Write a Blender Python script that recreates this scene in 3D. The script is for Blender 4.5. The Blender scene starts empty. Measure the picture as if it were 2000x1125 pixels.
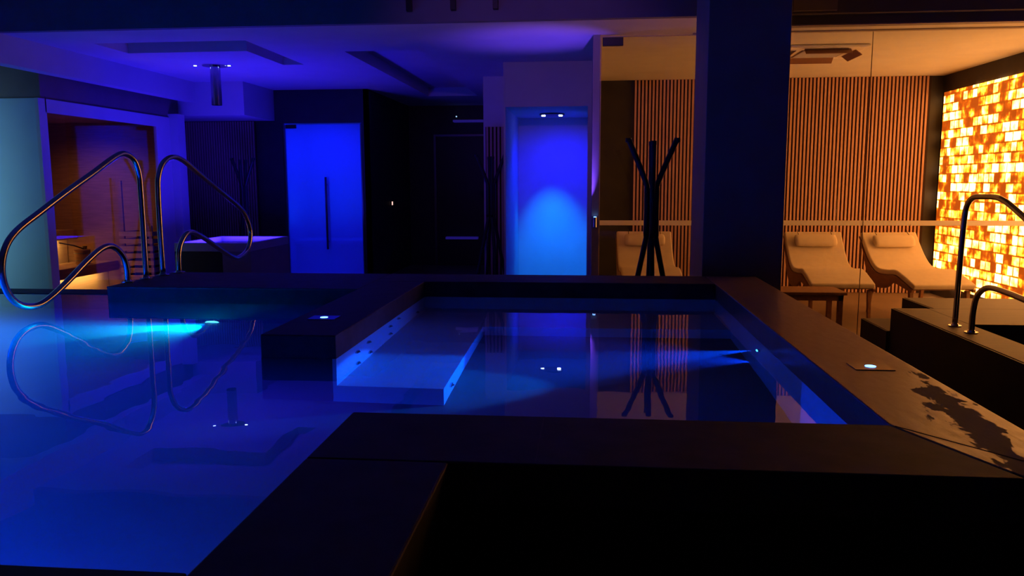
import bpy, bmesh, math, random
from mathutils import Vector, Matrix

random.seed(7)
S = bpy.context.scene
COL = S.collection

# ------------------------------------------------------------------ camera
yaw, pit, rol, FPX = 0.0953159158, 0.132136869, -0.0032761, 1563.93
f = Vector((-math.sin(yaw)*math.cos(pit), math.cos(yaw)*math.cos(pit), -math.sin(pit)))
r = Vector((math.cos(yaw), math.sin(yaw), 0)); u = r.cross(f)
r2 = r*math.cos(rol)+u*math.sin(rol); u2 = -r*math.sin(rol)+u*math.cos(rol)
cam = bpy.data.cameras.new('camera'); camo = bpy.data.objects.new('camera', cam); COL.objects.link(camo)
M = Matrix.Identity(4)
for i in range(3):
    M[i][0] = r2[i]; M[i][1] = u2[i]; M[i][2] = -f[i]
M[2][3] = 1.45
camo.matrix_world = M
cam.sensor_width = 36; cam.lens = FPX/2000*36; cam.clip_start = .02
S.camera = camo

# ------------------------------------------------------------------ world, exposure
w = bpy.data.worlds.new('world'); S.world = w; w.use_nodes = True
w.node_tree.nodes['Background'].inputs[0].default_value = (0.02, 0.01, 0.2, 1)
w.node_tree.nodes['Background'].inputs[1].default_value = 0.0
vs = S.view_settings
vs.view_transform = 'Standard'; vs.look = 'None'; vs.exposure = 0; vs.gamma = 1; vs.use_curve_mapping = False
S.cycles.max_bounces = 10; S.cycles.transparent_max_bounces = 24
S.cycles.volume_bounces = 0
S.cycles.caustics_reflective = False
S.cycles.use_light_tree = True

# ------------------------------------------------------------------ lights
BLUE = (.026, .010, 1.0); PURE = (.003, .004, 1.0); CYAN = (.0, .21, 1.0)
def area(name, loc, rot, sx, sy, power, color, spread=180):
    l = bpy.data.lights.new(name, 'AREA'); l.shape = 'RECTANGLE'; l.size = sx; l.size_y = sy
    l.energy = power; l.color = color; l.spread = math.radians(spread)
    o = bpy.data.objects.new(name, l); COL.objects.link(o); o.location = loc; o.rotation_euler = [math.radians(a) for a in rot]
    return o
def spot(name, loc, target, power, color, size=60, blend=.5, rad=.03):
    l = bpy.data.lights.new(name, 'SPOT'); l.energy = power; l.color = color; l.spot_size = math.radians(size)
    l.spot_blend = blend; l.shadow_soft_size = rad
    o = bpy.data.objects.new(name, l); COL.objects.link(o); o.location = loc
    o.rotation_euler = (Vector(target)-Vector(loc)).to_track_quat('-Z', 'Y').to_euler()
    return o
area('fountain_light', (-4.53, 9.9, .655), (180, 0, 0), .8, 1.05, 72, BLUE)
area('steam_bench_light', (-4.4, 13.75, .62), (180, 0, 0), .9, .05, 7, (.0, .05, 1))
area('steam_ceiling_light', (-4.2, 13.4, 2.5), (0, 0, 0), 1.0, .9, 27, PURE)
spot('shower_spot', (-.62, 10.95, 2.30), (-.42, 11.75, -.45), 420, CYAN, 48, 1, .03)
spot('shower_spot_wide', (-.38, 10.95, 2.30), (-.42, 11.5, .2), 105, PURE, 150, 1, .03)
spot('ceiling_spot', (-4.82, 9.7, 2.84), (-4.7, 9.8, 0), 20, BLUE, 110, 1, .02)
spot('ceiling_spot', (-4.41, 9.7, 2.84), (-4.5, 9.8, 0), 20, BLUE, 110, 1, .02)
# underwater lamps
spot('pool_lamp_light', (-2.67, 5.30, -.10), (-4.6, 4.35, -.05), 1000, (0, .34, 1), 44, .5, 0)
spot('pool_lamp_glow', (-2.67, 5.30, -.10), (-3.2, 4.7, -.2), 300, (0, .42, 1), 110, 1, 0)
spot('pool_lamp_light', (-2.67, 5.30, -.15), (-2.9, 3.0, -.3), 170, (0, .05, 1), 150, 1, 0)
spot('pool_lamp_light', (-5.1, 4.1, .42), (-3.6, 3.9, -.6), 1700, (0, .026, 1), 150, 1, 0)
for lx, lp in ((-1.35, 120), (-2.3, 170), (-3.3, 220), (-4.4, 280)):
    spot('pool_lamp_light', (lx, 1.45, .50), (lx-.35, 2.25, -.4), lp, (0, .030, 1), 118, 1, 0)
spot('jet_lamp_light', (.88, 4.32, .38), (-.69, 4.0, .04), 520, (0, .08, 1), 30, .4, 0)
spot('jet_lamp_wide', (.88, 4.32, .125), (-1.22, 4.35, .40), 200, (0, .055, 1), 66, 1, 0)
spot('well_lamp_light', (.88, 3.2, -.35), (-.6, 3.75, -.5), 330, (0, .05, 1), 80, 1, 0)
# added teal fill beyond the left edge, colours the left wall
area('teal_fill', (-7.8, 6.8, 1.25), (90, 0, 8), 2.6, 2.2, 36, (.17, .43, .66), 110)
# added violet fill out of view, tints the niche wall and ceiling
spot('violet_fill', (-.6, 3.0, 2.75), (-.6, 9.5, 2.6), 300, (.17, .055, .34), 40, 1, .06)
spot('added_uplight', (.045, 8.06, 1.12), (-.55, 8.35, 2.88), 150, (.12, .04, .85), 58, 1, 0)  # added uplight, turns the ceiling by the niche violet
# sauna under-bench strips
area('sauna_strip_low', (-6.84, 9.6, .17), (0, 55, 0), .05, 2.3, 8, (1, .62, .22))
spot('sauna_fill', (-6.9, 10.0, 2.1), (-7.0, 10.6, 0), 26, (1, .42, .12), 150, 1, 0)  # added warm fill, brightens the sauna interior
area('sauna_strip_high', (-7.44, 9.6, .60), (0, 55, 0), .05, 2.3, 14, (1, .62, .22))
# warm lounge ceiling glow comes from the stone panel itself

# ------------------------------------------------------------------ materials
def mat(name, col, rough=.6, metal=0, spec=.5, emis=None, es=0, noise=None, bump=None):
    m = bpy.data.materials.new(name); m.use_nodes = True; nt = m.node_tree; b = nt.nodes['Principled BSDF']
    b.inputs['Base Color'].default_value = (*col, 1); b.inputs['Roughness'].default_value = rough
    b.inputs['Metallic'].default_value = metal; b.inputs['Specular IOR Level'].default_value = spec
    if emis: b.inputs['Emission Color'].default_value = (*emis, 1); b.inputs['Emission Strength'].default_value = es
    if noise:   # (scale, colour2, stretch)
        tc = nt.nodes.new('ShaderNodeTexCoord'); mp = nt.nodes.new('ShaderNodeMapping'); n = nt.nodes.new('ShaderNodeTexNoise')
        n.inputs['Scale'].default_value = noise[0]; n.inputs['Detail'].default_value = 5
        mp.inputs['Scale'].default_value = noise[2] if len(noise) > 2 else (1, 1, 1)
        cr = nt.nodes.new('ShaderNodeValToRGB'); cr.color_ramp.elements[0].position = .35; cr.color_ramp.elements[1].position = .65
        cr.color_ramp.elements[0].color = (*col, 1); cr.color_ramp.elements[1].color = (*noise[1], 1)
        L = nt.links.new
        L(tc.outputs['Object'], mp.inputs[0]); L(mp.outputs[0], n.inputs['Vector']); L(n.outputs[0], cr.inputs[0]); L(cr.outputs[0], b.inputs['Base Color'])
        if bump:
            bp = nt.nodes.new('ShaderNodeBump'); bp.inputs['Strength'].default_value = bump; bp.inputs['Distance'].default_value = .01
            L(n.outputs[0], bp.inputs['Height']); L(bp.outputs[0], b.inputs['Normal'])
    return m
plaster = mat('plaster', (.62, .60, .58), .85, noise=(3, (.58, .56, .55)), bump=.05)
plaster_warm = mat('plaster_warm', (.42, .36, .33), .85, noise=(4, (.38, .33, .30)))
slate = mat('dark_slate', (.030, .027, .028), .55, noise=(5, (.020, .018, .020)), bump=.1)
dark_paint = mat('dark_paint', (.20, .18, .20), .7, noise=(4, (.18, .16, .18)))
brown_paint = mat('brown_paint', (.24, .17, .14), .8, noise=(4, (.21, .15, .125)))
floor_m = mat('floor_tile', (.20, .14, .09), .45, noise=(2.5, (.16, .11, .07)), bump=.05)
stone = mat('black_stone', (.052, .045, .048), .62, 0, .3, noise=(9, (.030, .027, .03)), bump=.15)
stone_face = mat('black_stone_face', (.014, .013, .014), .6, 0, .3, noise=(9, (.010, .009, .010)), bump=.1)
deck_m = mat('brown_deck_stone', (.055, .04, .03), .6, noise=(3, (.04, .03, .022), (1, 8, 1)), bump=.1)
tile = mat('pool_tile', (.58, .62, .66), .5, noise=(6, (.52, .57, .62)))
steel = mat('polished_steel', (.50, .49, .52), .17, 1)
steel_dark = mat('dark_steel', (.20, .19, .20), .3, 1)
black = mat('black_plastic', (.012, .012, .014), .4)
white = mat('white_plastic', (.75, .75, .75), .4)
dwood = mat('black_stained_wood', (.012, .010, .012), .5, noise=(8, (.02, .016, .016), (1, 1, .1)))
slat_wood = mat('slat_wood', (.58, .34, .25), .6, noise=(6, (.50, .28, .20), (8, 8, .5)))
felt = mat('black_felt', (.035, .018, .014), .95, noise=(30, (.028, .014, .012)))
lounge_wood = mat('lounger_wood', (.25, .11, .045), .45, noise=(5, (.19, .08, .03), (6, 1, 6)))
cushion = mat('cream_cushion', (.66, .56, .42), .9, noise=(14, (.62, .52, .39)), bump=.15)
sauna_wood = mat('sauna_wood', (.36, .18, .08), .6, noise=(4, (.26, .125, .05), (1, 1, 14)), bump=.1)
pale_wood = mat('pale_bench_wood', (.62, .40, .20), .55, noise=(4, (.54, .33, .15), (1, .3, 14)))
teal_wall_m = mat('teal_wall_paint', (.50, .62, .62), .85, noise=(3, (.47, .59, .60)))
rock = mat('heater_stone', (.03, .028, .028), .9, noise=(12, (.06, .055, .05)), bump=.5)
ice = mat('crushed_ice', (.75, .8, .85), .35, noise=(18, (.6, .68, .75)), bump=1)
copper = mat('copper_vane', (.22, .10, .05), .5)
lampglow = mat('lamp_glow', (1, 1, 1), .4, emis=(.35, .5, 1), es=14)
ringglow = mat('ring_glow', (1, 1, 1), .4, emis=(.12, .35, 1), es=5)
poolglow = mat('pool_lamp_glow', (1, 1, 1), .4, emis=(.05, .6, 1), es=6)
amberglow = mat('indicator_glow', (1, 1, 1), .4, emis=(1, .6, .5), es=1.2)
reflglow = mat('reflection_glow', (.5, .5, .5), .5, emis=(.02, .012, .3), es=.35)  # glow of the bars that stand for door reflections
edge_m = mat('polished_glass_edge', (.6, .5, .45), .5)

def thin_glass(name, tint=(1, 1, 1), ior=1.45, rough=0.0, gl=1.0):
    m = bpy.data.materials.new(name); m.use_nodes = True; nt = m.node_tree; nt.nodes.clear(); L = nt.links.new
    o = nt.nodes.new('ShaderNodeOutputMaterial'); mx = nt.nodes.new('ShaderNodeMixShader'); fr = nt.nodes.new('ShaderNodeFresnel')
    t = nt.nodes.new('ShaderNodeBsdfTransparent'); g = nt.nodes.new('ShaderNodeBsdfGlossy')
    t.inputs[0].default_value = (*tint, 1); g.inputs['Roughness'].default_value = rough
    # same reflectance on both faces of the pane
    ge = nt.nodes.new('ShaderNodeNewGeometry'); mr = nt.nodes.new('ShaderNodeMapRange'); L(ge.outputs['Backfacing'], mr.inputs['Value'])
    mr.inputs['To Min'].default_value = ior; mr.inputs['To Max'].default_value = 1/ior; L(mr.outputs[0], fr.inputs[0])
    g.inputs[0].default_value = (gl, gl, gl, 1)
    L(fr.outputs[0], mx.inputs[0]); L(t.outputs[0], mx.inputs[1]); L(g.outputs[0], mx.inputs[2]); L(mx.outputs[0], o.inputs[0])
    return m
glass = thin_glass('clear_glass', (.96, .97, .96))
glass_mirror = thin_glass('sauna_glass', (.88, .88, .88), 1.4)
def frosted():
    m = bpy.data.materials.new('frosted_glass'); m.use_nodes = True; nt = m.node_tree; nt.nodes.clear(); L = nt.links.new
    o = nt.nodes.new('ShaderNodeOutputMaterial'); mx = nt.nodes.new('ShaderNodeMixShader')
    t = nt.nodes.new('ShaderNodeBsdfTransparent'); g = nt.nodes.new('ShaderNodeBsdfTranslucent'); mx.inputs[0].default_value = .35
    g.inputs[0].default_value = (.9, .9, .95, 1)
    L(t.outputs[0], mx.inputs[1]); L(g.outputs[0], mx.inputs[2]); L(mx.outputs[0], o.inputs[0]); return m
steam_glass = frosted()
def strip_mat():
    m = bpy.data.materials.new('frosted_film'); m.use_nodes = True; nt = m.node_tree; nt.nodes.clear(); L = nt.links.new
    o = nt.nodes.new('ShaderNodeOutputMaterial'); mx = nt.nodes.new('ShaderNodeMixShader'); mx.inputs[0].default_value = .85
    d = nt.nodes.new('ShaderNodeBsdfDiffuse'); g = nt.nodes.new('ShaderNodeBsdfTranslucent'); d.inputs[0].default_value = (.9, .85, .8, 1); g.inputs[0].default_value = (1, 1, 1, 1)
    L(d.outputs[0], mx.inputs[1]); L(g.outputs[0], mx.inputs[2]); L(mx.outputs[0], o.inputs[0]); return m
whitestrip = strip_mat()

def water_mat():
    m = bpy.data.materials.new('pool_water'); m.use_nodes = True; nt = m.node_tree; nt.nodes.clear(); L = nt.links.new
    o = nt.nodes.new('ShaderNodeOutputMaterial'); g = nt.nodes.new('ShaderNodeBsdfGlass'); g.inputs['IOR'].default_value = 1.33
    g.inputs['Roughness'].default_value = 0; g.inputs[0].default_value = (1, 1, 1, 1)
    tc = nt.nodes.new('ShaderNodeTexCoord'); n = nt.nodes.new('ShaderNodeTexNoise'); n.inputs['Scale'].default_value = 3.2; n.inputs['Detail'].default_value = 1.5
    b = nt.nodes.new('ShaderNodeBump'); b.inputs['Strength'].default_value = 1; b.inputs['Distance'].default_value = .0009
    L(tc.outputs['Object'], n.inputs['Vector']); L(n.outputs[0], b.inputs['Height']); L(b.outputs[0], g.inputs['Normal'])
    v = nt.nodes.new('ShaderNodeVolumeScatter'); v.inputs['Color'].default_value = (.3, .6, 1, 1); v.inputs['Density'].default_value = .11; v.inputs['Anisotropy'].default_value = .2
    L(g.outputs[0], o.inputs['Surface']); L(v.outputs[0], o.inputs['Volume'])
    return m
water_m = water_mat()

def onyx_mat():
    m = bpy.data.materials.new('backlit_onyx'); m.use_nodes = True; nt = m.node_tree; L = nt.links.new
    b = nt.nodes['Principled BSDF']; b.inputs['Base Color'].default_value = (.35, .2, .1, 1); b.inputs['Roughness'].default_value = .3
    tc = nt.nodes.new('ShaderNodeTexCoord'); sp = nt.nodes.new('ShaderNodeSeparateXYZ'); cb = nt.nodes.new('ShaderNodeCombineXYZ')
    L(tc.outputs['Object'], sp.inputs[0]); L(sp.outputs[1], cb.inputs[0]); L(sp.outputs[2], cb.inputs[1])
    br = nt.nodes.new('ShaderNodeTexBrick'); br.inputs['Color1'].default_value = (0, 0, 0, 1); br.inputs['Color2'].default_value = (1, 1, 1, 1)
    br.inputs['Mortar'].default_value = (.12, .12, .12, 1); br.inputs['Scale'].default_value = 1
    br.inputs['Brick Width'].default_value = .18; br.inputs['Row Height'].default_value = .118; br.inputs['Mortar Size'].default_value = .016
    br.inputs['Mortar Smooth'].default_value = 1; br.offset = .43; br.squash = .72; br.squash_frequency = 3
    L(cb.outputs[0], br.inputs['Vector'])
    n = nt.nodes.new('ShaderNodeTexNoise'); n.inputs['Scale'].default_value = 6; n.inputs['Detail'].default_value = 4; L(cb.outputs[0], n.inputs['Vector'])
    ad = nt.nodes.new('ShaderNodeMath'); ad.operation = 'MULTIPLY_ADD'; ad.inputs[1].default_value = 1.9; ad.inputs[2].default_value = -.97
    L(n.outputs[0], ad.inputs[0])
    a2 = nt.nodes.new('ShaderNodeMath'); a2.operation = 'ADD'; L(ad.outputs[0], a2.inputs[0]); L(br.outputs['Color'], a2.inputs[1])
    cr = nt.nodes.new('ShaderNodeValToRGB'); L(a2.outputs[0], cr.inputs[0]); e = cr.color_ramp.elements
    e[0].position = 0; e[0].color = (.42, .055, .002, 1); e[1].position = 1; e[1].color = (1, .46, .17, 1)
    for p, c in ((.20, (.68, .10, .003)), (.38, (.95, .24, .008)), (.52, (1, .34, .03)), (.68, (1, .38, .075))):
        k = e.new(p); k.color = (*c, 1)
    st = nt.nodes.new('ShaderNodeMapRange'); L(a2.outputs[0], st.inputs['Value']); st.inputs['From Min'].default_value = .2; st.inputs['From Max'].default_value = .85
    st.inputs['To Min'].default_value = 1.2; st.inputs['To Max'].default_value = 10.0
    L(cr.outputs[0], b.inputs['Emission Color']); L(st.outputs[0], b.inputs['Emission Strength'])
    return m
onyx = onyx_mat()

def lit_damp_stone():
    """stone rim: amber light put into the lighter colour, wet glossy areas and standing puddles with their own outline"""
    m = bpy.data.materials.new('lit_damp_stone'); m.use_nodes = True; nt = m.node_tree; L = nt.links.new
    b = nt.nodes['Principled BSDF']; tc = nt.nodes.new('ShaderNodeTexCoord'); b.inputs['Specular IOR Level'].default_value = .85
    n = nt.nodes.new('ShaderNodeTexNoise'); n.inputs['Scale'].default_value = 5.5; n.inputs['Detail'].default_value = 8; n.inputs['Roughness'].default_value = .6
    n.inputs['Distortion'].default_value = .6
    mp = nt.nodes.new('ShaderNodeMapping'); mp.inputs['Scale'].default_value = (2.2, .8, 1); mp.inputs['Location'].default_value = (.3, .15, 0)
    L(tc.outputs['Object'], mp.inputs[0]); L(mp.outputs[0], n.inputs['Vector'])
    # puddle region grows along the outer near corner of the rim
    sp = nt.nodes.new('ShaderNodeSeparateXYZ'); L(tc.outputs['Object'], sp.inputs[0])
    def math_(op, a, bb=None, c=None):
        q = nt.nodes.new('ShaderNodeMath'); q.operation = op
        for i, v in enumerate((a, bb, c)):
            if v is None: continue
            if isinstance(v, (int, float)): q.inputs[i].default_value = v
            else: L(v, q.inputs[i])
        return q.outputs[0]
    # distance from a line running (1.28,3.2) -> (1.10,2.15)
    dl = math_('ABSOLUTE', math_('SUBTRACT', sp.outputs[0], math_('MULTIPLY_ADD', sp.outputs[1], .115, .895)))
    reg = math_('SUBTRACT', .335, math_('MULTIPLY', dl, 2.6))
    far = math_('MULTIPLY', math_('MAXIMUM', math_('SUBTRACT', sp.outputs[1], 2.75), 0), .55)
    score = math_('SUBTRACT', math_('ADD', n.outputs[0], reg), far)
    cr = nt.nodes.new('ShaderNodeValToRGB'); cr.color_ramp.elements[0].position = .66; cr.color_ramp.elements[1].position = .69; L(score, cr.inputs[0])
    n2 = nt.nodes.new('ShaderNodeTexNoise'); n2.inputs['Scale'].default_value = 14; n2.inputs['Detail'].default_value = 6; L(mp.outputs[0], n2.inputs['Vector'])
    mc = nt.nodes.new('ShaderNodeMix'); mc.data_type = 'RGBA'; mc.inputs['A'].default_value = (.26, .165, .09, 1); mc.inputs['B'].default_value = (.060, .045, .05, 1)  # lighter brown holds the amber light lying on the rim
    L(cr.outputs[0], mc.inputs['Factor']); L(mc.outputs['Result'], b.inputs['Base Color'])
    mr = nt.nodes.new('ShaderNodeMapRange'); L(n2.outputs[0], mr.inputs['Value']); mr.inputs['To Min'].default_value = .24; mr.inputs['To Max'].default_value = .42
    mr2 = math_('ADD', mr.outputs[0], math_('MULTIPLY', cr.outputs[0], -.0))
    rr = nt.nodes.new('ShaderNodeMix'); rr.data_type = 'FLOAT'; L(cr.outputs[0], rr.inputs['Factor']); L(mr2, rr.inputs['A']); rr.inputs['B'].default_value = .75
    L(rr.outputs['Result'], b.inputs['Roughness'])
    bp = nt.nodes.new('ShaderNodeBump'); bp.inputs['Strength'].default_value = .35; bp.inputs['Distance'].default_value = .004; L(n2.outputs[0], bp.inputs['Height']); L(bp.outputs[0], b.inputs['Normal'])
    return m
lit_damp = lit_damp_stone()

# ------------------------------------------------------------------ helpers
def bx(bm, x0, x1, y0, y1, z0, z1):
    v = [bm.verts.new((x, y, z)) for z in (z0, z1) for y in (y0, y1) for x in (x0, x1)]
    for a in ((0, 2, 3, 1), (4, 5, 7, 6), (0, 1, 5, 4), (2, 6, 7, 3), (0, 4, 6, 2), (1, 3, 7, 5)):
        bm.faces.new([v[i] for i in a])
def prism(bm, prof, axis, a, b):
    """prof: list of 2D points in the plane across axis 'x' (y,z) / 'y' (x,z) / 'z' (x,y)"""
    def P(p, t): return {'x': (t, p[0], p[1]), 'y': (p[0], t, p[1]), 'z': (p[0], p[1], t)}[axis]
    A = [bm.verts.new(P(p, a)) for p in prof]; B = [bm.verts.new(P(p, b)) for p in prof]; n = len(prof)
    bm.faces.new(A); bm.faces.new(B[::-1])
    for i in range(n): bm.faces.new([A[i], B[i], B[(i+1) % n], A[(i+1) % n]])
def tube(bm, pts, rad, seg=14, cap=True):
    pts = [Vector(p) for p in pts]; rings = []; prev = None
    for i, p in enumerate(pts):
        t = (pts[min(i+1, len(pts)-1)]-pts[max(i-1, 0)]).normalized()
        if prev is None: n = t.orthogonal().normalized()
        else: n = (prev-t*prev.dot(t)).normalized()
        prev = n; b = t.cross(n); rr = rad[i] if isinstance(rad, (list, tuple)) else rad
        rings.append([bm.verts.new(p+(n*math.cos(2*math.pi*k/seg)+b*math.sin(2*math.pi*k/seg))*rr) for k in range(seg)])
    for a, b in zip(rings, rings[1:]):
        for k in range(seg): bm.faces.new([a[k], a[(k+1) % seg], b[(k+1) % seg], b[k]])
    if cap: bm.faces.new(rings[0][::-1]); bm.faces.new(rings[-1])
def cyl(bm, c, rad, h, seg=24, axis='z', r1=None):
    c = Vector(c); d = {'z': Vector((0, 0, h)), 'x': Vector((h, 0, 0)), 'y': Vector((0, h, 0))}[axis]
    tube(bm, [c, c+d], [rad, r1 if r1 is not None else rad], seg)
def smooth_path(P, n=6):
    P = [Vector(p) for p in P]; out = []
    for i in range(len(P)-1):
        p0 = P[max(i-1, 0)]; p1 = P[i]; p2 = P[i+1]; p3 = P[min(i+2, len(P)-1)]
        for k in range(n):
            t = k/n
            out.append(.5*((2*p1)+(p2-p0)*t+(2*p0-5*p1+4*p2-p3)*t*t+(3*p1-p0-3*p2+p3)*t**3))
    out.append(P[-1]); return out
def rounded(P, rad, n=7):
    """polyline with filleted corners"""
    P = [Vector(p) for p in P]; out = [P[0]]
    for i in range(1, len(P)-1):
        a, b, c = P[i-1], P[i], P[i+1]; rr = rad[i-1] if isinstance(rad, (list, tuple)) else rad
        d1 = (a-b); d2 = (c-b); ang = d1.angle(d2); t = min(rr/math.tan(ang/2), d1.length*.49, d2.length*.49)
        s, e = b+d1.normalized()*t, b+d2.normalized()*t
        for k in range(n+1):
            q = k/n; out.append(s*(1-q)**2+b*2*q*(1-q)+e*q*q)
    out.append(P[-1]); return out
def obj(name, bm, m, parent=None, bev=0, smooth=False, seg=2, loc=None):
    me = bpy.data.meshes.new(name); bmesh.ops.recalc_face_normals(bm, faces=bm.faces); bm.to_mesh(me); bm.free()
    if m: me.materials.append(m)
    o = bpy.data.objects.new(name, me); COL.objects.link(o)
    if parent: o.parent = parent
    if loc: o.location = loc
    if smooth:
        for p in me.polygons: p.use_smooth = True
    if bev:
        b = o.modifiers.new('bevel', 'BEVEL'); b.width = bev; b.segments = seg; b.limit_method = 'ANGLE'; b.angle_limit = math.radians(40)
    return o
def boxes(name, L, m, parent=None, bev=0):
    bm = bmesh.new()
    for b in L: bx(bm, *b)
    return obj(name, bm, m, parent, bev)
def struct(o): o['kind'] = 'structure'; return o
def sbox(name, L, m, bev=0):
    if not isinstance(L[0], (tuple, list)): L = [L]
    return struct(boxes(name, L, m, None, bev))
def tag(o, label, cat, group=None, kind=None):
    o['label'] = label; o['category'] = cat
    if group: o['group'] = group
    if kind: o['kind'] = kind
    return o
def thing(name, label, cat, loc=(0, 0, 0), rz=0, group=None):
    o = bpy.data.objects.new(name, None); COL.objects.link(o); o.location = loc; o.rotation_euler = (0, 0, rz)
    o.empty_display_size = .1
    return tag(o, label, cat, group)
def dup(root, label, loc, rz=0):
    def cp(o, par):
        c = o.copy(); COL.objects.link(c)
        if par: c.parent = par
        for ch in [x for x in list(bpy.data.objects) if x.parent == o]: cp(ch, c)
        return c
    c = cp(root, None); c.location = loc; c.rotation_euler = (0, 0, rz); c['label'] = label
    return c

F = -.15      # floor level
RZ = .71      # coping level
WZ = .595     # water level
CZ = 2.88     # ceiling level

# ================================================================== shell
def terrain(name, xs, ys, cav, z, dz, m):
    """downward facing ceiling with rectangular cavities"""
    bm = bmesh.new(); lv = {}
    def inside(i, j):
        cx = (xs[i]+xs[i+1])/2; cy = (ys[j]+ys[j+1])/2
        return any(a < cx < b and c < cy < d for a, b, c, d in cav)
    nx, ny = len(xs)-1, len(ys)-1
    H = [[z+dz if inside(i, j) else z for j in range(ny)] for i in range(nx)]
    for i in range(nx):
        for j in range(ny):
            h = H[i][j]; c = [(xs[i], ys[j]), (xs[i], ys[j+1]), (xs[i+1], ys[j+1]), (xs[i+1], ys[j])]
            bm.faces.new([bm.verts.new((a, b, h)) for a, b in c])
            if i+1 < nx and H[i+1][j] != h:
                bm.faces.new([bm.verts.new(p) for p in ((xs[i+1], ys[j], z), (xs[i+1], ys[j+1], z), (xs[i+1], ys[j+1], z+dz), (xs[i+1], ys[j], z+dz))])
            if j+1 < ny and H[i][j+1] != h:
                bm.faces.new([bm.verts.new(p) for p in ((xs[i], ys[j+1], z), (xs[i+1], ys[j+1], z), (xs[i+1], ys[j+1], z+dz), (xs[i], ys[j+1], z+dz))])
    bmesh.ops.remove_doubles(bm, verts=bm.verts, dist=1e-5)
    # solid slab above
    bx(bm, xs[0], xs[-1], ys[0], ys[-1], z+dz+.02, z+dz+.3)
    return struct(obj(name, bm, m))
terrain('ceiling', [-9.5, -5.12, -3.75, -3.49, -2.70, -1.87, 5.2], [7.46, 8.1, 8.74, 8.9, 9.8, 13.6, 15.6],
        [(-5.12, -3.49, 8.1, 8.74), (-3.75, -3.49, 8.1, 9.8), (-2.70, -1.87, 8.9, 13.6)], CZ, .14, plaster)
sbox('floor', (-9.6, 5.3, -2.6, 15.8, F-.2, F), floor_m)
sbox('ceiling_near', (-9.6, 5.3, -2.6, 7.38, 3.32, 3.5), dark_paint)
sbox('trim_soffit', (-9.6, 5.3, 7.38, 7.455, CZ, 3.5), dark_paint)
sbox('wall_near', (-9.6, 5.3, -2.75, -2.6, F, 3.5), dark_paint)
sbox('wall_left', (-9.75, -9.6, -2.6, 15.8, F, 3.5), dark_paint)
sbox('wall_right', (4.87, 5.05, -2.6, 12.0, F, 3.5), slate)
sbox('wall_back_lounge', (-.02, 4.9, 11.86, 12.0, F, 3.05), slate)
sbox('wall_lounge_side', [(.03, .10, 8.18, 11.86, F, 3.05)], plaster_warm)

# shower niche walls
sbox('wall_shower', [(-1.019, .029, 9.9, 9.98, 2.35, 3.05), (-.02, .029, 9.9, 11.8, F, 2.35), (-1.045, -1.02, 9.9, 11.8, F, 3.05),
                     (-1.019, .029, 11.7, 11.8, F, 2.9), (-1.019, .029, 9.981, 11.699, 2.351, 2.45)], plaster)
sbox('wall_shower_pier', [(-1.46, -1.046, 11.2, 11.3, F, 3.05), (-1.46, -1.40, 11.3, 15.6, F, 3.05)], plaster)
# corridor and steam room
sbox('wall_corridor', [(-3.50, -3.43, 12.42, 15.4, F, 3.05), (-3.5, -1.4, 15.3, 15.45, F, 3.05)], slate)
sbox('wall_steam_front', [(-5.02, -4.81, 12.42, 12.5, F, 3.05), (-4.81, -3.54, 12.42, 12.5, 2.37, 3.05), (-3.54, -3.43, 12.42, 12.5, F, 3.05)], slate)
sbox('wall_steam_room', [(-5.3, -3.5, 14.6, 14.7, F, 2.75), (-5.3, -5.2, 12.5, 14.6, F, 2.75), (-3.55, -3.505, 12.505, 14.6, F, 2.75),
                         (-5.3, -3.505, 12.505, 14.7, 2.65, 2.75), (-5.2, -3.55, 12.505, 14.6, F, F+.01)], plaster)
# upper box over the slatted alcove
sbox('wall_alcove_upper', (-6.5, -4.93, 11.3, 12.42, 2.41, 3.05), plaster)
sbox('wall_alcove_back', [(-6.6, -5.02, 12.42, 12.55, F, 3.05)], slate)
sbox('wall_sauna_pier', (-6.02, -5.78, 11.0, 11.2, F, 2.41), plaster)
# left: teal wall, wall above sauna, bulkhead
sbox('wall_teal', (-9.6, -5.93, 8.30, 8.38, F, 2.36), teal_wall_m)
sbox('wall_over_sauna', [(-9.6, -5.92, 8.34, 8.40, 2.362, 3.05), (-6.0, -5.92, 8.40, 11.3, 2.362, 3.05)], brown_paint)
sbox('trim_bulkhead', (-5.80, -5.65, 4.0, 11.3, 2.60, 3.0), plaster)

# ------------------------------------------------------------------ lounge glazing
gl = struct(boxes('window_1', [(1.06, 4.86, 8.215, 8.227, F, CZ-.012)], glass))
def childs(o, k=None): return o
jn = boxes('glass_joint', [(2.693, 2.699, 8.208, 8.214, F, CZ-.02)], steel_dark, gl)
boxes('frosted_strip', [(1.06, 4.86, 8.209, 8.213, 1.008, 1.058)], whitestrip, gl)
boxes('top_channel', [(1.0, 4.86, 8.19, 8.25, CZ-.012, CZ-.001)], plaster_warm, gl)
door = thing('glass_door', 'frameless clear glass door into the amber-lit lounge, behind the coat rack', 'door', (0, 8.22, 0))
door['kind'] = 'thing'
boxes('door_pane', [(.112, 1.04, -.006, .006, F+.01, CZ-.02)], glass, door)
boxes('pane_edge', [(.104, .111, -.008, .008, F+.01, CZ-.02), (.112, 1.04, -.008, .008, CZ-.019, CZ-.012)], edge_m, door)
boxes('frosted_strip', [(.112, 1.04, -.013, -.008, 1.006, 1.056)], whitestrip, door)
boxes('pivot_hinge', [(.122, .325, -.022, .02, 2.775, 2.855)], black, door, .004)
# lounge door latch glint
# column
sbox('trim_lintel', (1.517, 4.865, 7.457, 7.53, 2.79, 3.3), dark_paint)
sbox('trim_lintel_edge', (1.517, 4.865, 7.445, 7.456, 2.79, 2.80), edge_m)
sbox('trim_column', (.90, 1.515, 6.43, 7.18, F, 3.32), dark_paint, .006)

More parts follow.
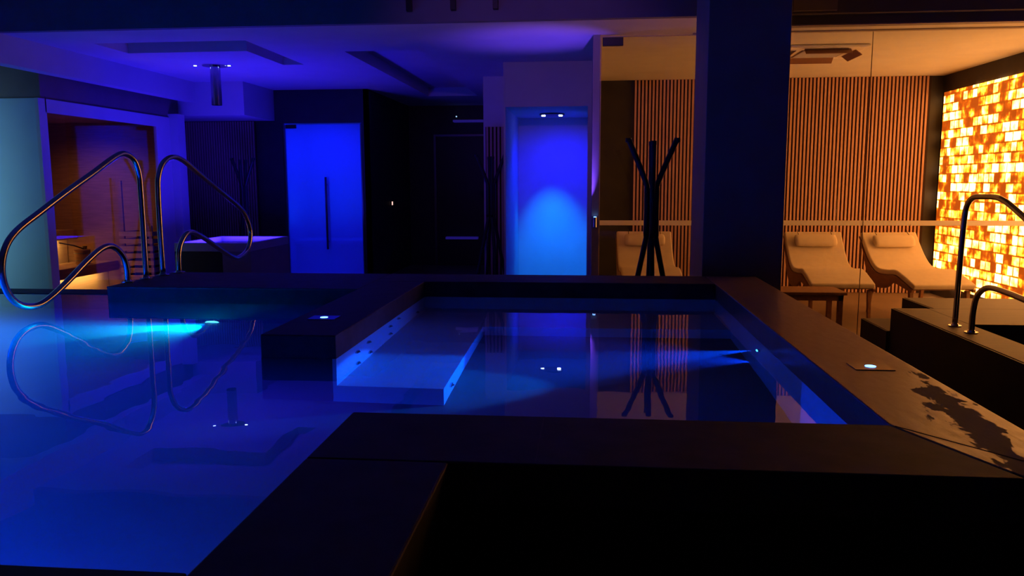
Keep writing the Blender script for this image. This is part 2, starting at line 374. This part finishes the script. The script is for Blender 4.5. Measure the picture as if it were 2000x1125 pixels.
# ------------------------------------------------------------------ slatted panels
def slats(name, label, x0, x1, y, z0, z1, pitch, wd, dp, back=.02, group=None):
    t = thing(name, label, 'wall panel', ((x0+x1)/2, y, z0), 0, group); cx = (x0+x1)/2
    boxes('backing', [(x0-cx, x1-cx, 0, back, 0, z1-z0)], felt, t)
    n = int((x1-x0)/pitch); L = []
    for i in range(n):
        a = x0-cx+i*pitch+(pitch-wd)/2; L.append((a, a+wd, -dp, 0, 0, z1-z0))
    boxes('slats', L, slat_wood, t)
    return t
slats('slatted_wall_panel', 'wide vertically slatted wooden wall panel behind the lounge recliners', .63, 4.70, 11.835, F+.005, CZ-.002, .0505, .026, .022)
slats('slatted_wall_panel', 'slatted wooden wall panel in the dim blue alcove behind the ice fountain', -6.5, -5.24, 12.39, F+.005, 2.40, .0405, .024, .022)
slats('slatted_wall_panel', 'narrow slatted wall strip beside the glowing blue shower niche', -1.43, -1.05, 11.175, F+.005, 2.20, .052, .028, .022)

# backlit stone
o = boxes('backlit_stone_panel', [(4.83, 4.868, 7.2, 11.72, .02, 2.64)], onyx)
tag(o, 'glowing amber backlit stone block wall panel on the right side of the lounge', 'wall panel')

# ================================================================== pool basin
sbox('pool_floor', [(-5.4, 1.3, .5, 6.4, -.85, -.65), (-5.3, -.757, 1.2, 3.05, -.65, -.40)], tile)
sbox('pool_wall', [(-5.4, -5.2, 1.2, 6.0, -.7, .59),            # left side
                   (-5.4, -.757, 1.2, 1.385, -.7, .59),          # near side
                   (-.757, -.60, 1.2, 2.47, -.7, .59),           # near arm
                   (-.757, 1.2, 2.34, 2.47, -.7, .59),           # near rim
                   (.92, 1.08, 2.34, 6.0, -.7, .59),             # right rim
                   (-3.45, 1.1, 5.87, 6.1, -.7, .59),            # far rim
                   (-1.24, -1.22, 3.731, 5.86, -.7, .589)], tile)  # left rim, whirlpool side
sbox('pool_wall_dark', [(-3.45, -1.242, 5.42, 5.868, -.7, .578), (-1.60, -1.242, 3.73, 5.418, -.7, .589), (-5.4, -3.452, 5.80, 6.0, -.7, .574)], stone_face)
sbox('pool_bench', [(-1.22, -.69, 3.73, 5.87, -.7, .095), (-.69, .92, 5.20, 5.87, -.7, .095)], tile)
sbox('pool_cladding', [(-.60, -.366, -1.5, 2.34, F, .588), (-.60, 1.29, 2.04, 2.338, F, .588), (1.082, 1.29, 2.34, 6.34, F, .588),
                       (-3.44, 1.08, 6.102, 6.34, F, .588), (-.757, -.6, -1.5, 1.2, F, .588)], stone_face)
# copings
bm = bmesh.new()
prism(bm, [(-.757, 2.03), (1.099, 2.03), (.919, 2.468), (-.757, 2.468)], 'z', .59, RZ)
struct(obj('pool_rim_near', bm, stone, None, .006))
sbox('pool_rim_arm', [(-.757, -.366, -1.5, 2.028, .59, RZ)], stone, .006)
sbox('pool_rim_far', [(-1.60, .918, 5.87, 6.35, .59, RZ)], stone, .006)
sbox('pool_rim_left', [(-1.60, -1.22, 3.73, 5.868, .59, RZ)], stone, .006)
sbox('pool_deck_block', [(-3.45, -1.602, 5.42, 6.35, .58, RZ-.012)], stone_face)
sbox('pool_deck_top', [(-3.453, -1.602, 5.417, 6.35, RZ-.0118, RZ)], stone, .004)
sbox('pool_rim_front', [(-5.6, -.759, .6, 1.385, .59, RZ)], stone, .006)
sbox('pool_edge_flush', [(-9.6, -3.452, 5.80, 6.05, .575, .600)], stone, .003)
# right rim in wet stone, amber light in its colour, cut along the lit edge
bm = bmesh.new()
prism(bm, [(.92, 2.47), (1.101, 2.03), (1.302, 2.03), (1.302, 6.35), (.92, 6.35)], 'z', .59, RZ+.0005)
struct(obj('pool_rim_right', bm, lit_damp, None, .006))
sbox('trim_joint', [(-.137, -.133, 2.035, 2.465, RZ-.002, RZ+.0006)], deck_m)

bm = bmesh.new(); prism(bm, [(.930, 2.452), (.934, 2.455), (1.190, 2.125), (1.186, 2.122)], 'z', RZ-.002, RZ+.0012)
struct(obj('trim_joint_slanted', bm, felt))
# water body: one closed solid, its sides lie inside the walls
bm = bmesh.new()
foot = [(-5.3, 1.3), (-.70, 1.3), (-.70, 2.40), (.98, 2.40), (.98, 5.95), (-1.28, 5.95), (-1.28, 3.79), (-1.54, 3.79), (-1.54, 5.48), (-3.39, 5.48), (-3.39, 5.86), (-5.3, 5.86)]
prism(bm, foot, 'z', -.75, WZ)
o = obj('pool_water', bm, water_m); tag(o, 'still clear water filling the pool and whirlpool, glowing blue', 'water', kind='stuff')

# ------------------------------------------------------------------ pool fittings
def jet(name, label, x, y, z, group):
    t = thing(name, label, 'pool jet', (x, y, z), 0, group)
    bm = bmesh.new(); cyl(bm, (0, 0, 0), .030, .008, 20, 'x'); obj('flange', bm, steel, t, smooth=False)
    bm = bmesh.new(); cyl(bm, (.008, 0, 0), .014, .012, 16, 'x', .009); obj('nozzle', bm, steel_dark, t)
    return t
first = None; jets = [(4.08, .42), (4.30, .45), (4.79, .44), (5.01, .49), (4.08, .18), (4.32, .19), (4.79, .22), (5.58, .20)]
names = ['nearest steel jet in the upper row on the lit whirlpool side wall', 'second steel jet of the upper row on the lit whirlpool side wall',
         'third steel jet of the upper row on the lit whirlpool side wall', 'farthest steel jet of the upper row on the lit whirlpool side wall',
         'nearest steel jet in the lower row on the lit whirlpool side wall', 'second steel jet of the lower row on the lit whirlpool side wall',
         'third steel jet of the lower row on the lit whirlpool side wall', 'farthest steel jet of the lower row, near the whirlpool far corner']
for (y, z), nm in zip(jets, names):
    if first is None: first = jet('pool_jet', nm, -1.22, y, z, 'whirlpool side wall jets')
    else: dup(first, nm, (-1.22, y, z))
jt = jet('pool_jet', 'single steel jet on the lit bench front inside the whirlpool well', -.69, 3.92, -.02, None)

def lamp(name, label, loc, rz, rad, mt):
    t = thing(name, label, 'pool lamp', loc, rz)
    bm = bmesh.new(); cyl(bm, (0, 0, 0), rad*1.35, .012, 24, 'x'); obj('bezel', bm, steel, t)
    bm = bmesh.new(); cyl(bm, (.012, 0, 0), rad, .004, 24, 'x'); obj('lens', bm, mt, t)
lamp('underwater_lamp', 'cyan underwater lamp on the pool wall below the dark deck block', (-2.67, 5.419, -.15), -math.pi/2, .05, poolglow)
lamp('underwater_lamp', 'small blue underwater lamp on the right wall of the whirlpool', (.919, 4.32, .38), math.pi, .016, poolglow)

def ringlamp(label, x, y):
    t = thing('recessed_deck_light', label, 'deck light', (x, y, RZ+.0006))
    bm = bmesh.new(); bx(bm, -.075, .075, -.06, .06, 0, .003); obj('cover_plate', bm, steel_dark, t)
    bm = bmesh.new(); cyl(bm, (0, 0, .003), .021, .0015, 24); obj('lens', bm, ringglow, t)
ringlamp('small glowing deck light set in the dark left whirlpool rim', -1.442, 4.225)
ringlamp('small glowing deck light set in the wet amber-lit right rim', 1.127, 3.253)

# ------------------------------------------------------------------ hand rails
def rail(label, P, bases, rad=.0215, m=None):
    b0 = Vector(bases[0]); t = thing('pool_handrail', label, 'handrail', b0, 0, None)
    bm = bmesh.new(); tube(bm, [p-b0 for p in smooth_path(P, 5)], rad, 16); obj('rail_tube', bm, steel, t, smooth=True)
    for b in bases:
        bm = bmesh.new(); q = Vector(b)-b0; cyl(bm, q, .048, .008, 28); cyl(bm, q+Vector((0, 0, .008)), .030, .012, 28, r1=.024); obj('flange', bm, steel, t)
R1 = [(-3.411, 5.872, .712), (-3.411, 5.875, 1.126), (-3.411, 5.872, 1.40), (-3.412, 5.866, 1.516), (-3.419, 5.822, 1.622), (-3.433, 5.723, 1.665), (-3.45, 5.61, 1.632), (-3.483, 5.38, 1.51), (-3.519, 5.148, 1.39),
      (-3.553, 4.92, 1.265), (-3.582, 4.72, 1.150), (-3.597, 4.625, 1.040), (-3.601, 4.590, .895), (-3.596, 4.625, .764), (-3.584, 4.705, .684), (-3.566, 4.83, .660), (-3.548, 4.95, .700), (-3.523, 5.12, .800), (-3.498, 5.284, .907),
      (-3.476, 5.438, .985), (-3.459, 5.549, .986), (-3.446, 5.636, .91), (-3.441, 5.668, .811), (-3.441, 5.67, .712)]
rail('looping polished steel pool handrail reaching forward over the water at the left', R1, [(-3.411, 5.872, RZ), (-3.441, 5.67, RZ)])
R2 = [(-3.407, 6.115, .712), (-3.408, 6.112, 1.113), (-3.407, 6.115, 1.37), (-3.404, 6.125, 1.49), (-3.392, 6.18, 1.60), (-3.372, 6.288, 1.655), (-3.345, 6.42, 1.632), (-3.294, 6.68, 1.485), (-3.206, 7.12, 1.235), (-3.183, 7.235, 1.13),
      (-3.172, 7.288, .98), (-3.181, 7.24, .838), (-3.209, 7.106, .765), (-3.235, 6.973, .790), (-3.302, 6.639, .970), (-3.334, 6.481, 1.035), (-3.353, 6.385, 1.005), (-3.366, 6.31, .89), (-3.370, 6.299, .712)]
rail('looping polished steel handrail reaching back away from the pool, beside the fountain', R2, [(-3.407, 6.115, RZ), (-3.370, 6.299, RZ)])
ZD = .30
R3 = [(2.905, 6.572, ZD+.002), (2.912, 6.575, .8), (2.920, 6.575, 1.12), (2.927, 6.56, 1.25), (2.937, 6.49, 1.315), (2.95, 6.36, 1.325), (2.96, 6.20, 1.325), (2.968, 6.10, 1.305), (2.98, 5.95, 1.245), (3.01, 5.45, 1.01), (3.03, 5.1, .86), (3.035, 4.98, .74),
      (3.03, 5.02, .62), (3.02, 5.15, .57), (3.0, 5.45, .60), (2.97, 5.80, .645), (2.95, 6.08, .665), (2.935, 6.20, .650), (2.915, 6.27, .58), (2.905, 6.288, .46), (2.902, 6.288, ZD+.002)]
rail('dark looping handrail standing on the brown plunge pool deck before the glowing stone', R3, [(2.905, 6.572, ZD), (2.902, 6.288, ZD)])

# ------------------------------------------------------------------ plunge pool deck at the right
bm = bmesh.new()
bx(bm, 2.762, 3.06, 2.5, 7.48, F, ZD); bx(bm, 3.06, 4.86, 6.66, 7.48, F, ZD); bx(bm, 3.115, 4.86, 7.48, 8.17, F, ZD); bx(bm, 3.06, 4.86, 2.5, 6.66, F, F+.05)
d = obj('plunge_pool_deck', bm, deck_m, None, .004); struct(d)
sbox('plunge_pool_step', (2.73, 3.113, 7.482, 8.17, F, .09), deck_m, .004)
# black facing on the side that looks to the whirlpool
sbox('trim_deck_face', [(2.745, 2.760, 2.5, 7.48, F, ZD-.004), (3.098, 3.113, 7.482, 8.17, .09, ZD-.004), (2.715, 2.728, 7.482, 8.17, F, .086)], stone_face)

# ------------------------------------------------------------------ coat racks
def rack(label, loc, rz=0, group='black stick coat racks'):
    t = thing('coat_rack', label, 'coat rack', loc, rz, group)
    for k, a in enumerate((0, 180, -90, 90)):
        a = math.radians(a); c, s = math.cos(a), math.sin(a)
        P = [(.27*c, .22*s, 0), (.060*c, .050*s, 1.02), (.043*c, .034*s, 1.16), (.043*c, .034*s, 1.50), (.056*c, .046*s, 1.60), (.205*c, .17*s, 1.955)]
        if k > 1: P[-1] = (.10*c*0, .06*s, 1.93)
        bm = bmesh.new(); tube(bm, smooth_path(P, 4), .0235, 8); obj('stick', bm, dwood, t, smooth=True)
        bm = bmesh.new(); q = Vector(P[-1]); cyl(bm, q+Vector((0, 0, -.03)), .0255, .034, 12); obj('peg_cap', bm, dwood, t)
    bm = bmesh.new(); cyl(bm, (0, 0, 1.12), .030, .42, 12); obj('collar', bm, dwood, t)
    return t
rk = rack('black stick coat rack in front of the amber lounge glass', (.535, 6.95, F+.001), .06)
dup(rk, 'black stick coat rack in the shadow beside the slatted strip and shower niche', (-1.32, 10.85, F+.001), .5)
dup(rk, 'black stick coat rack in the alcove behind the ice fountain', (-5.12, 11.6, F+.001), -.3)

# ------------------------------------------------------------------ loungers
def lounger(label, loc, rz=0):
    t = thing('wave_lounger', label, 'lounger', loc, rz, 'cream wave loungers in the amber lounge')
    W = .345
    prof = [(0, .47), (.20, .535), (.42, .592), (.62, .575), (.86, .58), (1.04, .68), (1.20, .84), (1.31, .968)]   # (y from foot, z above floor)
    C_ = smooth_path([(0, a, b) for a, b in prof], 5)
    def ribbon(off0, off1, x0, x1, pts):
        bm = bmesh.new(); up, lo = [], []
        for i, p in enumerate(pts):
            tdir = (pts[min(i+1, len(pts)-1)]-pts[max(i-1, 0)]).normalized(); n = Vector((0, -tdir.z, tdir.y))
            up.append(p+n*off1); lo.append(p+n*off0)
        prism(bm, [(q.y, q.z) for q in up]+[(q.y, q.z) for q in reversed(lo)], 'x', x0, x1); return bm
    obj('mattress', ribbon(-.06, 0, -W, W, C_), cushion, t, .018, seg=3)
    for s in (-1, 1):
        P = smooth_path([(0, 0.03, .38), (0, .25, .42), (0, .45, .44), (0, .62, .36), (0, .9, .36), (0, 1.1, .52), (0, 1.27, .84)], 5)
        top = [Vector((0, p.y, p.z)) for p in C_[:-1]]
        bm = bmesh.new(); up = []
        for i, p in enumerate(top):
            td = (top[min(i+1, len(top)-1)]-top[max(i-1, 0)]).normalized(); up.append(p+Vector((0, -td.z, td.y))*(-.062))
        prism(bm, [(q.y, q.z) for q in up]+[(q.y, q.z) for q in reversed(P)], 'x', s*(W-.005)-.015, s*(W-.005)+.015)
        obj('side_frame', bm, lounge_wood, t, .003)
    L = []
    for k in range(12):
        i = int((k+1)*(len(C_)-2)/13); p = C_[i]; L.append((-W+.02, W-.02, p.y-.02, p.y+.02, p.z-.085, p.z-.064))
    boxes('slats', L, lounge_wood, t)
    for x in (-W+.03, W-.03):
        for y, zt in ((.12, .39), (1.02, .42)):
            bm = bmesh.new(); s = -.04 if y < .5 else .06
            v = [(x-.02, y-.025, zt), (x+.02, y-.025, zt), (x+.02, y+.025, zt), (x-.02, y+.025, zt)]
            b = [(x-.016, y-.02+s, 0), (x+.016, y-.02+s, 0), (x+.016, y+.02+s, 0), (x-.016, y+.02+s, 0)]
            V = [bm.verts.new(q) for q in v]; B = [bm.verts.new(q) for q in b]; bm.faces.new(V); bm.faces.new(B)
            for i in range(4): bm.faces.new([V[i], V[(i+1) % 4], B[(i+1) % 4], B[i]])
            obj('leg', bm, lounge_wood, t, .003)
    # head pillow
    bm = bmesh.new(); n = 20
    c = Vector((0, 1.17, .858)); tdir = Vector((0, .62, .78)).normalized(); nn = Vector((0, -.78, .62)).normalized()
    rings = []
    for x, k in ((-.25, .55), (-.24, .9), (-.2, 1), (0, 1.03), (.2, 1), (.24, .9), (.25, .55)):
        rings.append([bm.verts.new(c+Vector((x, 0, 0))+tdir*(.085*k*math.cos(2*math.pi*i/n))+nn*(.040*k*math.sin(2*math.pi*i/n)+.012)) for i in range(n)])
    for a, b in zip(rings, rings[1:]):
        for i in range(n): bm.faces.new([a[i], a[(i+1) % n], b[(i+1) % n], b[i]])
    bm.faces.new(rings[0]); bm.faces.new(rings[-1])
    pil = obj('head_pillow', bm, cushion, t, smooth=True)
    for x in (-.2, .2):
        bm = bmesh.new(); P = [c+Vector((x, 0, 0))+tdir*a+nn*b for a, b in ((.07, .03), (.12, .008), (.17, .006))]
        tube(bm, P, .004, 6); obj('strap', bm, dwood, pil, smooth=True)
    return t
lg = lounger('cream wave lounger with head pillow, middle one, behind the low wooden table', (2.80, 9.05, F+.001))
dup(lg, 'cream wave lounger with head pillow at the right, closest to the glowing stone', (3.86, 9.02, F+.001), math.radians(7))
dup(lg, 'cream wave lounger seen through the glass door behind the coat rack', (.74, 9.06, F+.001), math.radians(1.5))

# low side table
t = thing('side_table', 'low dark wooden side table in front of the middle lounger', 'table', (2.28, 8.62, F))
boxes('table_top', [(-.36, .36, -.24, .24, .435, .465)], lounge_wood, t, .004)
boxes('apron', [(-.33, .33, -.21, -.19, .375, .433), (-.33, .33, .19, .21, .375, .433), (-.33, -.31, -.19, .19, .375, .433), (.31, .33, -.19, .19, .375, .433)], lounge_wood, t)
for sx in (-1, 1):
    for sy in (-1, 1):
        boxes('leg', [(sx*.305-.025, sx*.305+.025, sy*.185-.025, sy*.185+.025, .001, .434)], lounge_wood, t, .003)

# ------------------------------------------------------------------ ceiling cassette unit
t = thing('ceiling_air_conditioner', 'square cassette air conditioner with open flaps on the amber lounge ceiling', 'air conditioner', (2.53, 9.42, CZ))
bm = bmesh.new()
prism(bm, [(-.42, -.42), (.42, -.42), (.42, .42), (-.42, .42)], 'z', -.035, -.001); obj('housing', bm, white, t, .02)
L = [(-.23, .23, -.22+i*.036, -.205+i*.036, -.044, -.036) for i in range(13)]
gr = boxes('intake_grille', [(-.25, .25, -.25, .25, -.040, -.0355)], steel_dark, t); boxes('louvres', L, white, gr)
for k in range(4):
    a = k*math.pi/2; bm = bmesh.new(); bx(bm, -.24, .24, -.045, .045, -.004, .004)
    bmesh.ops.rotate(bm, verts=bm.verts, cent=(0, 0, 0), matrix=Matrix.Rotation(math.radians(38), 3, 'X'))
    bmesh.ops.translate(bm, verts=bm.verts, vec=(0, -.345, -.062)); bmesh.ops.rotate(bm, verts=bm.verts, cent=(0, 0, 0), matrix=Matrix.Rotation(a, 3, 'Z'))
    obj('flap', bm, copper, t)

# ------------------------------------------------------------------ ice fountain and chute
t = thing('ice_fountain', 'dark box ice fountain with glowing blue basin below the steel chute', 'ice fountain', (-4.53, 9.9, F))
boxes('body', [(-.48, .12, -.62, .62, .001, .77)], slate, t, .004)
boxes('side_pedestal', [(.122, .48, -.62, .62, .001, .77)], plaster_warm, t, .004)
boxes('basin_rim', [(-.48, .48, -.62, -.57, .772, .875), (-.48, .48, .57, .62, .772, .875), (-.48, -.43, -.57, .57, .772, .875), (.43, .48, -.57, .57, .772, .875)], plaster, t, .004)
bm = bmesh.new()
bmesh.ops.create_grid(bm, x_segments=26, y_segments=30, size=.5)
for v in bm.verts: v.co.x *= .82; v.co.y *= 1.08; v.co.z = .774+.018*random.random()
o = obj('crushed_ice', bm, ice, t)
t = thing('ice_chute', 'vertical polished steel pipe hanging from the ceiling above the ice fountain', 'pipe', (-4.60, 9.75, 2.40))
bm = bmesh.new(); n = 28
tube(bm, [(0, 0, 0), (0, 0, .478)], .062, n, cap=False); tube(bm, [(0, 0, .478), (0, 0, 0)], .056, n, cap=False); obj('pipe', bm, steel, t, smooth=True)
bm = bmesh.new(); cyl(bm, (0, 0, .470), .15, .008, 32); obj('ceiling_rose', bm, steel, t)
def cs(label, x, y):
    t = thing('ceiling_spotlight', label, 'spotlight', (x, y, CZ), 0, 'ceiling spotlights beside the chute')
    bm = bmesh.new(); cyl(bm, (0, 0, -.006), .032, .005, 24); obj('trim_ring', bm, steel, t)
    bm = bmesh.new(); cyl(bm, (0, 0, -.010), .018, .004, 20); obj('lens', bm, lampglow, t)
cs('small bright ceiling spotlight left of the hanging steel chute', -4.83, 9.70)
cs('small bright ceiling spotlight right of the hanging steel chute', -4.42, 9.75)

# shower twin lamp
t = thing('shower_ceiling_light', 'twin bright spot fitting on the ceiling of the blue shower niche', 'spotlight', (-.50, 10.95, 2.35))
bm = bmesh.new(); cyl(bm, (0, 0, -.022), .17, .020, 36); pl = obj('plate', bm, steel_dark, t)
for x in (-.115, .115):
    bm = bmesh.new(); cyl(bm, (x, 0, -.034), .026, .012, 20); obj('spot_lens', bm, lampglow, t)

t = thing('added_wall_light', 'small added wall light on the slim wall end left of the glass door', 'wall light', (.065, 8.178, 1.04))  # added fixture that carries the ceiling uplight
boxes('back_plate', [(-.022, .022, -.006, 0, -.06, .06)], steel, t)
bm = bmesh.new(); cyl(bm, (0, -.030, -.05), .018, .10, 18); obj('lamp_tube', bm, steel, t)
bm = bmesh.new(); cyl(bm, (0, -.030, .051), .014, .004, 18); obj('lens', bm, ringglow, t)
# ------------------------------------------------------------------ steam room door
t = thing('steam_room_door', 'bright blue lit glass door with a long vertical bar handle', 'door', (-4.175, 12.46, F)); t['kind'] = 'thing'
boxes('door_pane', [(-.60, .61, -.005, .005, .01, 2.50)], steam_glass, t)
boxes('frame_edge', [(-.625, -.602, -.03, .03, .002, 2.51), (.612, .632, -.03, .03, .002, 2.51)], steel_dark, t)
boxes('pivot_hinge', [(-.59, -.42, -.02, .02, 2.44, 2.498)], black, t)
bm = bmesh.new(); tube(bm, [(.045, -.06, .54), (.045, -.06, 1.68)], .018, 14); tube(bm, [(.045, .06, .54), (.045, .06, 1.68)], .018, 14)
for z in (.66, 1.56): tube(bm, [(.045, -.06, z), (.045, .06, z)], .010, 10)
obj('bar_handle', bm, steel_dark, t, smooth=True)
t = thing('steam_bench', 'pale tiled bench inside the blue steam room behind the glass door', 'bench', (-4.4, 14.2, F))
boxes('seat', [(-.79, .84, -.38, .38, .50, .58)], tile, t, .006)
boxes('plinth', [(-.79, .84, -.30, .38, .01, .498)], tile, t)

# corridor door, glowing bars for door reflections, wall switch, sockets
t = thing('corridor_door', 'unlit black door with a thin pale edge at the end of the dark corridor', 'door', (-2.3, 15.28, F)); t['kind'] = 'thing'
boxes('door_leaf', [(-.60, .60, -.02, .018, .003, 2.45)], black, t, .003)
boxes('door_frame', [(-.645, -.602, -.04, .018, .003, 2.49), (.602, .645, -.04, .018, .003, 2.49), (-.602, .602, -.04, .018, 2.452, 2.49)], steel_dark, t)
o = boxes('reflection_bar_high', [(-2.55, -1.98, 15.12, 15.29, 2.56, 2.60)], reflglow, None, .003); tag(o, 'thin faintly blue bar standing for a reflection above the corridor door', 'reflection')  # glowing bar shaped for a blue reflection in the dark door
o = boxes('reflection_bar_low', [(-2.72, -2.1, 15.12, 15.235, .36, .405)], reflglow, None, .003); tag(o, 'thin faintly blue bar standing for a reflection low on the corridor door', 'reflection')  # second glowing bar, the lower reflection
bm = bmesh.new(); cyl(bm, (-2.48, 15.1, 2.66), .012, .03, 12, 'y'); o = obj('reflection_dot', bm, mat('reflection_dot_glow', (1, 1, 1), .4, emis=(.4, .7, 1), es=1.0)); tag(o, 'tiny pale dot standing for a reflection above the corridor door', 'reflected_light')  # glowing dot put in for a small reflection
t = thing('wall_switch', 'small glowing wall switch on the black corridor wall', 'switch', (-3.429, 13.82, 1.08))
boxes('plate', [(0, .008, -.045, .045, -.045, .045)], black, t); boxes('rocker', [(.008, .014, -.03, .03, -.03, .03)], amberglow, t)
for y, lb in ((13.76, 'left'), (13.92, 'right')):
    t = thing('wall_socket', 'black wall socket low on the black corridor wall, %s one of two' % lb, 'socket', (-3.429, y, .20), 0, 'sockets on the corridor wall')
    boxes('plate', [(0, .008, -.042, .042, -.042, .042)], steel_dark, t); boxes('socket_insert', [(.008, .010, -.02, .02, -.02, .02)], black, t)

# brackets and plate on the soffit
for x, lb in ((-1.62, 'left of three'), (-1.22, 'middle of three'), (-.84, 'right of three')):
    o = boxes('ceiling_bracket', [(x-.022, x+.022, 7.30, 7.375, 2.97, 3.10)], black); tag(o, 'small dark bracket hanging at the top on the dark soffit, %s' % lb, 'bracket', 'brackets on the soffit')
o = boxes('soffit_plate', [(1.745, 2.11, 7.36, 7.378, 2.90, 3.03)], plaster_warm); tag(o, 'dull purple rectangular plate on the dark soffit right of the column', 'plate')

# ================================================================== sauna
sbox('wall_sauna', [(-8.3, -5.95, 8.39, 8.45, F, 2.34), (-8.3, -8.2, 8.45, 11.1, F, 2.34), (-8.3, -6.02, 11.02, 11.1, F, 2.34), (-8.3, -5.95, 8.39, 11.1, 2.30, 2.355),
                    (-8.2, -5.95, 8.45, 11.02, F, F+.01)], sauna_wood)
fr = sbox('window_2', [(-5.94, -5.90, 8.38, 11.0, 2.215, 2.36), (-5.94, -5.90, 8.27, 8.40, F, 2.36), (-5.94, -5.90, 10.64, 11.0, F, 2.215)], plaster)
boxes('window_pane', [(-5.925, -5.915, 8.40, 10.64, F, 2.215)], glass_mirror, fr)
def bench(label, x1, zt, group='tiered sauna benches', depth=.55):
    t = thing('sauna_bench', label, 'bench', (x1, 9.73, F), 0, group); h = zt-F
    boxes('seat', [(-depth, -.035, -1.27+i*0, 1.27, h-.03, h)], pale_wood, t, .004)
    boxes('front_board', [(-.033, 0, -1.27, 1.27, h-.13, h+.004)], sauna_wood, t, .004)
    boxes('riser', [(-.20, -.17, -1.27, 1.27, .012, h-.032)], pale_wood, t)
bench('lower sauna bench lit from beneath by a warm strip', -6.80, .33)
bench('upper sauna bench lit from beneath, behind the lower bench', -7.40, .78)
# heater
t = thing('sauna_heater', 'sauna heater with dark stones inside a slatted wooden guard', 'heater', (-6.20, 10.72, F+.011))
boxes('heater_body', [(-.12, .12, -.12, .12, .05, .72)], black, t, .01)
L = []
for k in range(9):
    z = .06+k*.10
    L += [(-.24, .24, -.25, -.225, z, z+.062), (.215, .24, -.22, .22, z, z+.062), (-.24, -.215, -.22, .22, z, z+.062)]
gd = boxes('guard_slats', L, pale_wood, t)
for x in (-.20, .20): boxes('guard_post', [(x-.02, x+.02, -.224, -.19, 0, 1.0 if x > 0 else 1.62)], sauna_wood, t)
bm = bmesh.new()
for i in range(26):
    a = random.random()*6.28; q = random.random()**.5*.11; h = .74+random.random()*.12
    m4 = Matrix.Translation((q*math.cos(a), q*math.sin(a), h)) @ Matrix.Rotation(random.random()*3, 4, 'X') @ Matrix.Diagonal((1, .8, .7, 1))
    bmesh.ops.create_icosphere(bm, subdivisions=1, radius=.04+.015*random.random(), matrix=m4)
o = obj('heater_stones', bm, rock, t); o['kind'] = 'stuff'
# bucket and ladle on lower bench
t = thing('sauna_bucket', 'small wooden sauna bucket on the lower sauna bench', 'bucket', (-6.98, 10.45, .332))
bm = bmesh.new(); tube(bm, [(0, 0, 0), (0, 0, .20)], [.085, .105], 22); obj('staves', bm, sauna_wood, t)
bm = bmesh.new(); tube(bm, [(0, 0, .05), (0, 0, .065)], [.092, .094], 22); tube(bm, [(0, 0, .15), (0, 0, .165)], [.102, .104], 22); obj('hoop', bm, steel_dark, t)
t = thing('sauna_ladle', 'dark ladle resting across the sauna bucket', 'ladle', (-6.98, 10.45, .55))
bm = bmesh.new(); tube(bm, [(.0, .05, -.01), (-.05, -.10, .05), (-.12, -.30, .10)], .009, 8); obj('handle', bm, dwood, t, smooth=True)
bm = bmesh.new(); tube(bm, [(.0, .06, -.015), (.0, .06, .03)], [.022, .036], 14); obj('bowl', bm, steel_dark, t)
